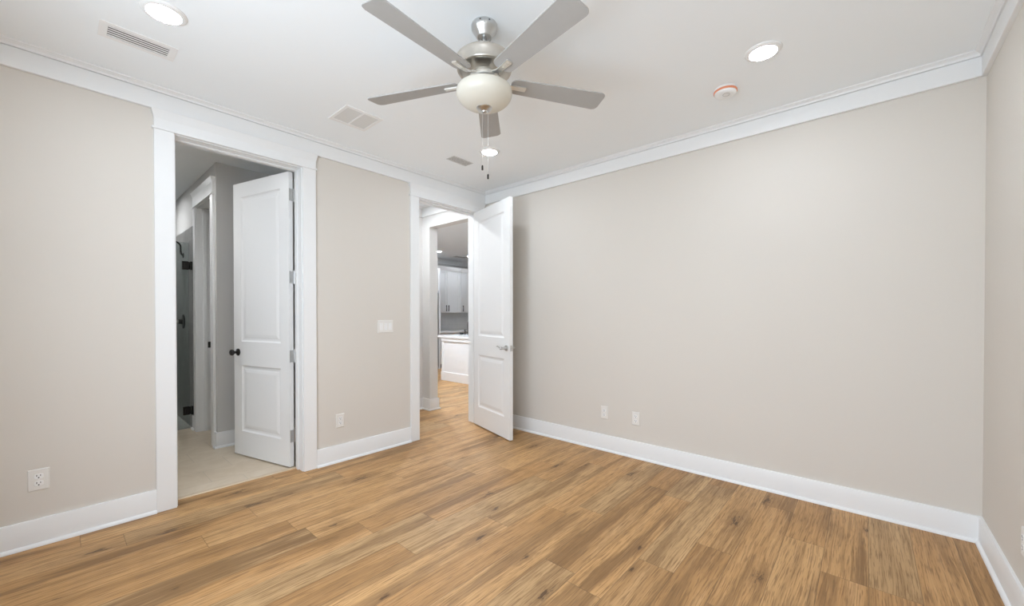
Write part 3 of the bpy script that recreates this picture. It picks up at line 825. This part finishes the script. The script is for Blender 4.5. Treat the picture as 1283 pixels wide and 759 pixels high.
def wall_cabinet(y0, y1, label, doors):
    t = thing('wall_cabinet', label, 'cabinet', (KX, (y0 + y1) / 2, 1.315), (0, 0, 0), 'kitchen wall cabinets')
    h = (y1 - y0) / 2; z1 = 2.345 - 1.315
    m = MB(); m.box(0.002, 0.315, -h, h, 0, z1 + 0.015, 0.001); m.build('carcass', M_CAB, t)
    m = MB(); m.sweep([(0, z1 + 0.005), (0.020, z1 + 0.005), (0.026, z1 + 0.03), (0.055, z1 + 0.085), (0.058, z1 + 0.105), (0, z1 + 0.105)], 'y', -h, h, (0, 0), 0.315, 1)
    m.build('crown_moulding', M_CAB, t, smooth=30)
    for a, b_, hy in doors:
        shaker(t, a - (y0 + y1) / 2, b_ - (y0 + y1) / 2, 0.012, z1 - 0.005, 0.315, M_CAB, handle=(hy - (y0 + y1) / 2, 0.110))
    return t
wall_cabinet(2.565, 3.475, 'grey double-door upper kitchen cabinet with two black handles side by side', ((2.573, 3.026, 2.992), (3.032, 3.467, 3.066)))
wall_cabinet(3.480, 4.39, 'grey upper kitchen cabinet right of the double-door one, at the door edge', ((3.488, 3.932, 3.545), (3.938, 4.382, 4.33)))

# tall refrigerator surround and refrigerator
t = thing('refrigerator_surround', 'tall white end panel and top cabinet beside the grey upper cabinets', 'cabinet', (KX, 2.02, 0.0))
m = MB(); m.box(0.002, 0.66, 0.505, 0.540, 0.0, 2.345, 0.001); m.box(0.002, 0.66, -0.54, -0.505, 0.0, 2.345, 0.001); m.build('side_panel', M_ISLAND, t)
m = MB(); m.box(0.002, 0.62, -0.505, 0.505, 1.82, 2.345, 0.001); m.build('top_cabinet', M_CAB, t)
for a, b_ in ((-0.50, -0.004), (0.004, 0.50)): shaker(t, a, b_, 1.83, 2.335, 0.62, M_CAB)
f = thing('refrigerator', 'stainless refrigerator standing in the white surround', 'refrigerator', (KX, 2.02, 0.0))
m = MB(); m.box(0.03, 0.62, -0.48, 0.48, 0.02, 1.775, 0.004); m.build('body', M_STEEL, f)
for a, b_ in ((-0.478, -0.003), (0.003, 0.478)):
    m = MB(); m.box(0.622, 0.665, a, b_, 0.75, 1.77, 0.005); d = m.build('refrigerator_door', M_STEEL, f)
m = MB(); m.box(0.622, 0.665, -0.478, 0.478, 0.06, 0.74, 0.005); m.build('freezer_drawer', M_STEEL, f)
m = MB(); m.box(0.05, 0.60, -0.46, 0.46, 0.0, 0.02); m.build('foot', M_TOE, f)

# base cabinets and counter on the far kitchen wall
def base_cabinet(y0, y1, label):
    t = thing('base_cabinet', label, 'cabinet', (KX, (y0 + y1) / 2, 0.0), (0, 0, 0), 'kitchen base cabinets')
    h = (y1 - y0) / 2
    m = MB(); m.box(0.002, 0.58, -h, h, 0.10, 0.825, 0.001); m.build('carcass', M_CAB, t)
    m = MB(); m.box(0.002, 0.51, -h, h, 0.0, 0.10); m.build('toe_kick', M_TOE, t)
    shaker(t, -h + 0.004, -0.002, 0.11, 0.815, 0.58, M_CAB, handle=(-0.04, 0.70)); shaker(t, 0.002, h - 0.004, 0.11, 0.815, 0.58, M_CAB, handle=(0.04, 0.70))
    return t
base_cabinet(2.565, 3.475, 'grey base cabinet on the far kitchen wall, left of the island end')
base_cabinet(3.480, 4.39, 'grey base cabinet on the far kitchen wall, hidden behind the island')
m = MB(); m.box(KX + 0.002, KX + 0.635, 2.565, 4.39, 0.826, 0.866, 0.002); tag(m.build('wall_countertop', M_COUNTER), 'white countertop along the far kitchen wall', 'countertop')
m = MB(); m.box(KX, KX + 0.008, 2.57, 4.39, 0.867, 1.314); struct(m.build('wall_backsplash', M_SPLASH), 'pale grey kitchen backsplash')

# island
IX, IY = -2.775, 1.575
t = thing('kitchen_island', 'white panelled kitchen island with a tall baseboard', 'island', (IX, IY, 0.0))
m = MB(); m.box(0, 1.95, 0, 0.92, 0.0, 0.822, 0.002); m.build('body', M_ISLAND, t)
m = MB(); m.box(-0.018, 1.968, -0.018, 0.938, 0.0, 0.165, 0.003); m.build('baseboard', M_ISLAND, t)
m = MB(); m.box(-0.016, 1.966, -0.016, 0.936, 0.752, 0.822, 0.003); m.build('top_rail', M_ISLAND, t)
m = MB(); m.box(-0.010, 0.05, -0.010, 0.0, 0.165, 0.752, 0.002); m.build('corner_stile', M_ISLAND, t)
CTZ = 0.862
m = MB(); m.box(IX - 0.17, IX + 2.12, IY - 0.03, IY + 1.10, 0.823, CTZ, 0.003); tag(m.build('island_countertop', M_COUNTER), 'white countertop lying on the kitchen island', 'countertop')

t = thing('faucet', 'tall black gooseneck kitchen faucet on the island', 'faucet', (-2.609, 2.10, CTZ))
m = MB(); m.lathe([(0, 0), (0.028, 0), (0.027, 0.008), (0.018, 0.014), (0.017, 0.06), (0, 0.06)], 20); m.build('base', M_BLACK, t, smooth=40)
m = MB()
pts = [(0, 0, 0.05), (0, 0, 0.20)] + [(0.085 * (1 - math.cos(PI * k / 12)), 0.0, 0.20 + 0.10 * math.sin(PI * k / 12)) for k in range(1, 13)] + [(0.17, 0, 0.15)]
m.tube(pts, 0.016); m.build('spout', M_BLACK, t, smooth=60)
m = MB(); m.tube([(0, -0.015, 0.05), (0, -0.05, 0.055), (0.0, -0.09, 0.075)], 0.006); m.build('lever', M_BLACK, t, smooth=60)
t = thing('soap_dispenser', 'small black soap dispenser left of the kitchen faucet', 'soap dispenser', (-2.705, 2.10, CTZ))
m = MB(); m.lathe([(0, 0), (0.022, 0), (0.020, 0.008), (0.010, 0.014), (0.009, 0.075), (0.014, 0.080), (0.014, 0.100), (0, 0.102)], 18); m.build('pump', M_BLACK, t, smooth=40)
m = MB(); m.tube([(0, 0, 0.092), (0.05, 0, 0.094), (0.062, 0, 0.084)], 0.006); m.build('nozzle', M_BLACK, t, smooth=60)
m = MB(); m.lathe([(0, 0.001), (0.032, 0.001), (0.048, 0.024), (0.052, 0.034), (0.048, 0.034), (0.030, 0.008), (0, 0.006)], 24)
o = m.build('small_bowl', M_BLACK, smooth=40, loc=(-2.800, 2.10, CTZ)); tag(o, 'low black dish on the island left of the soap dispenser', 'dish')
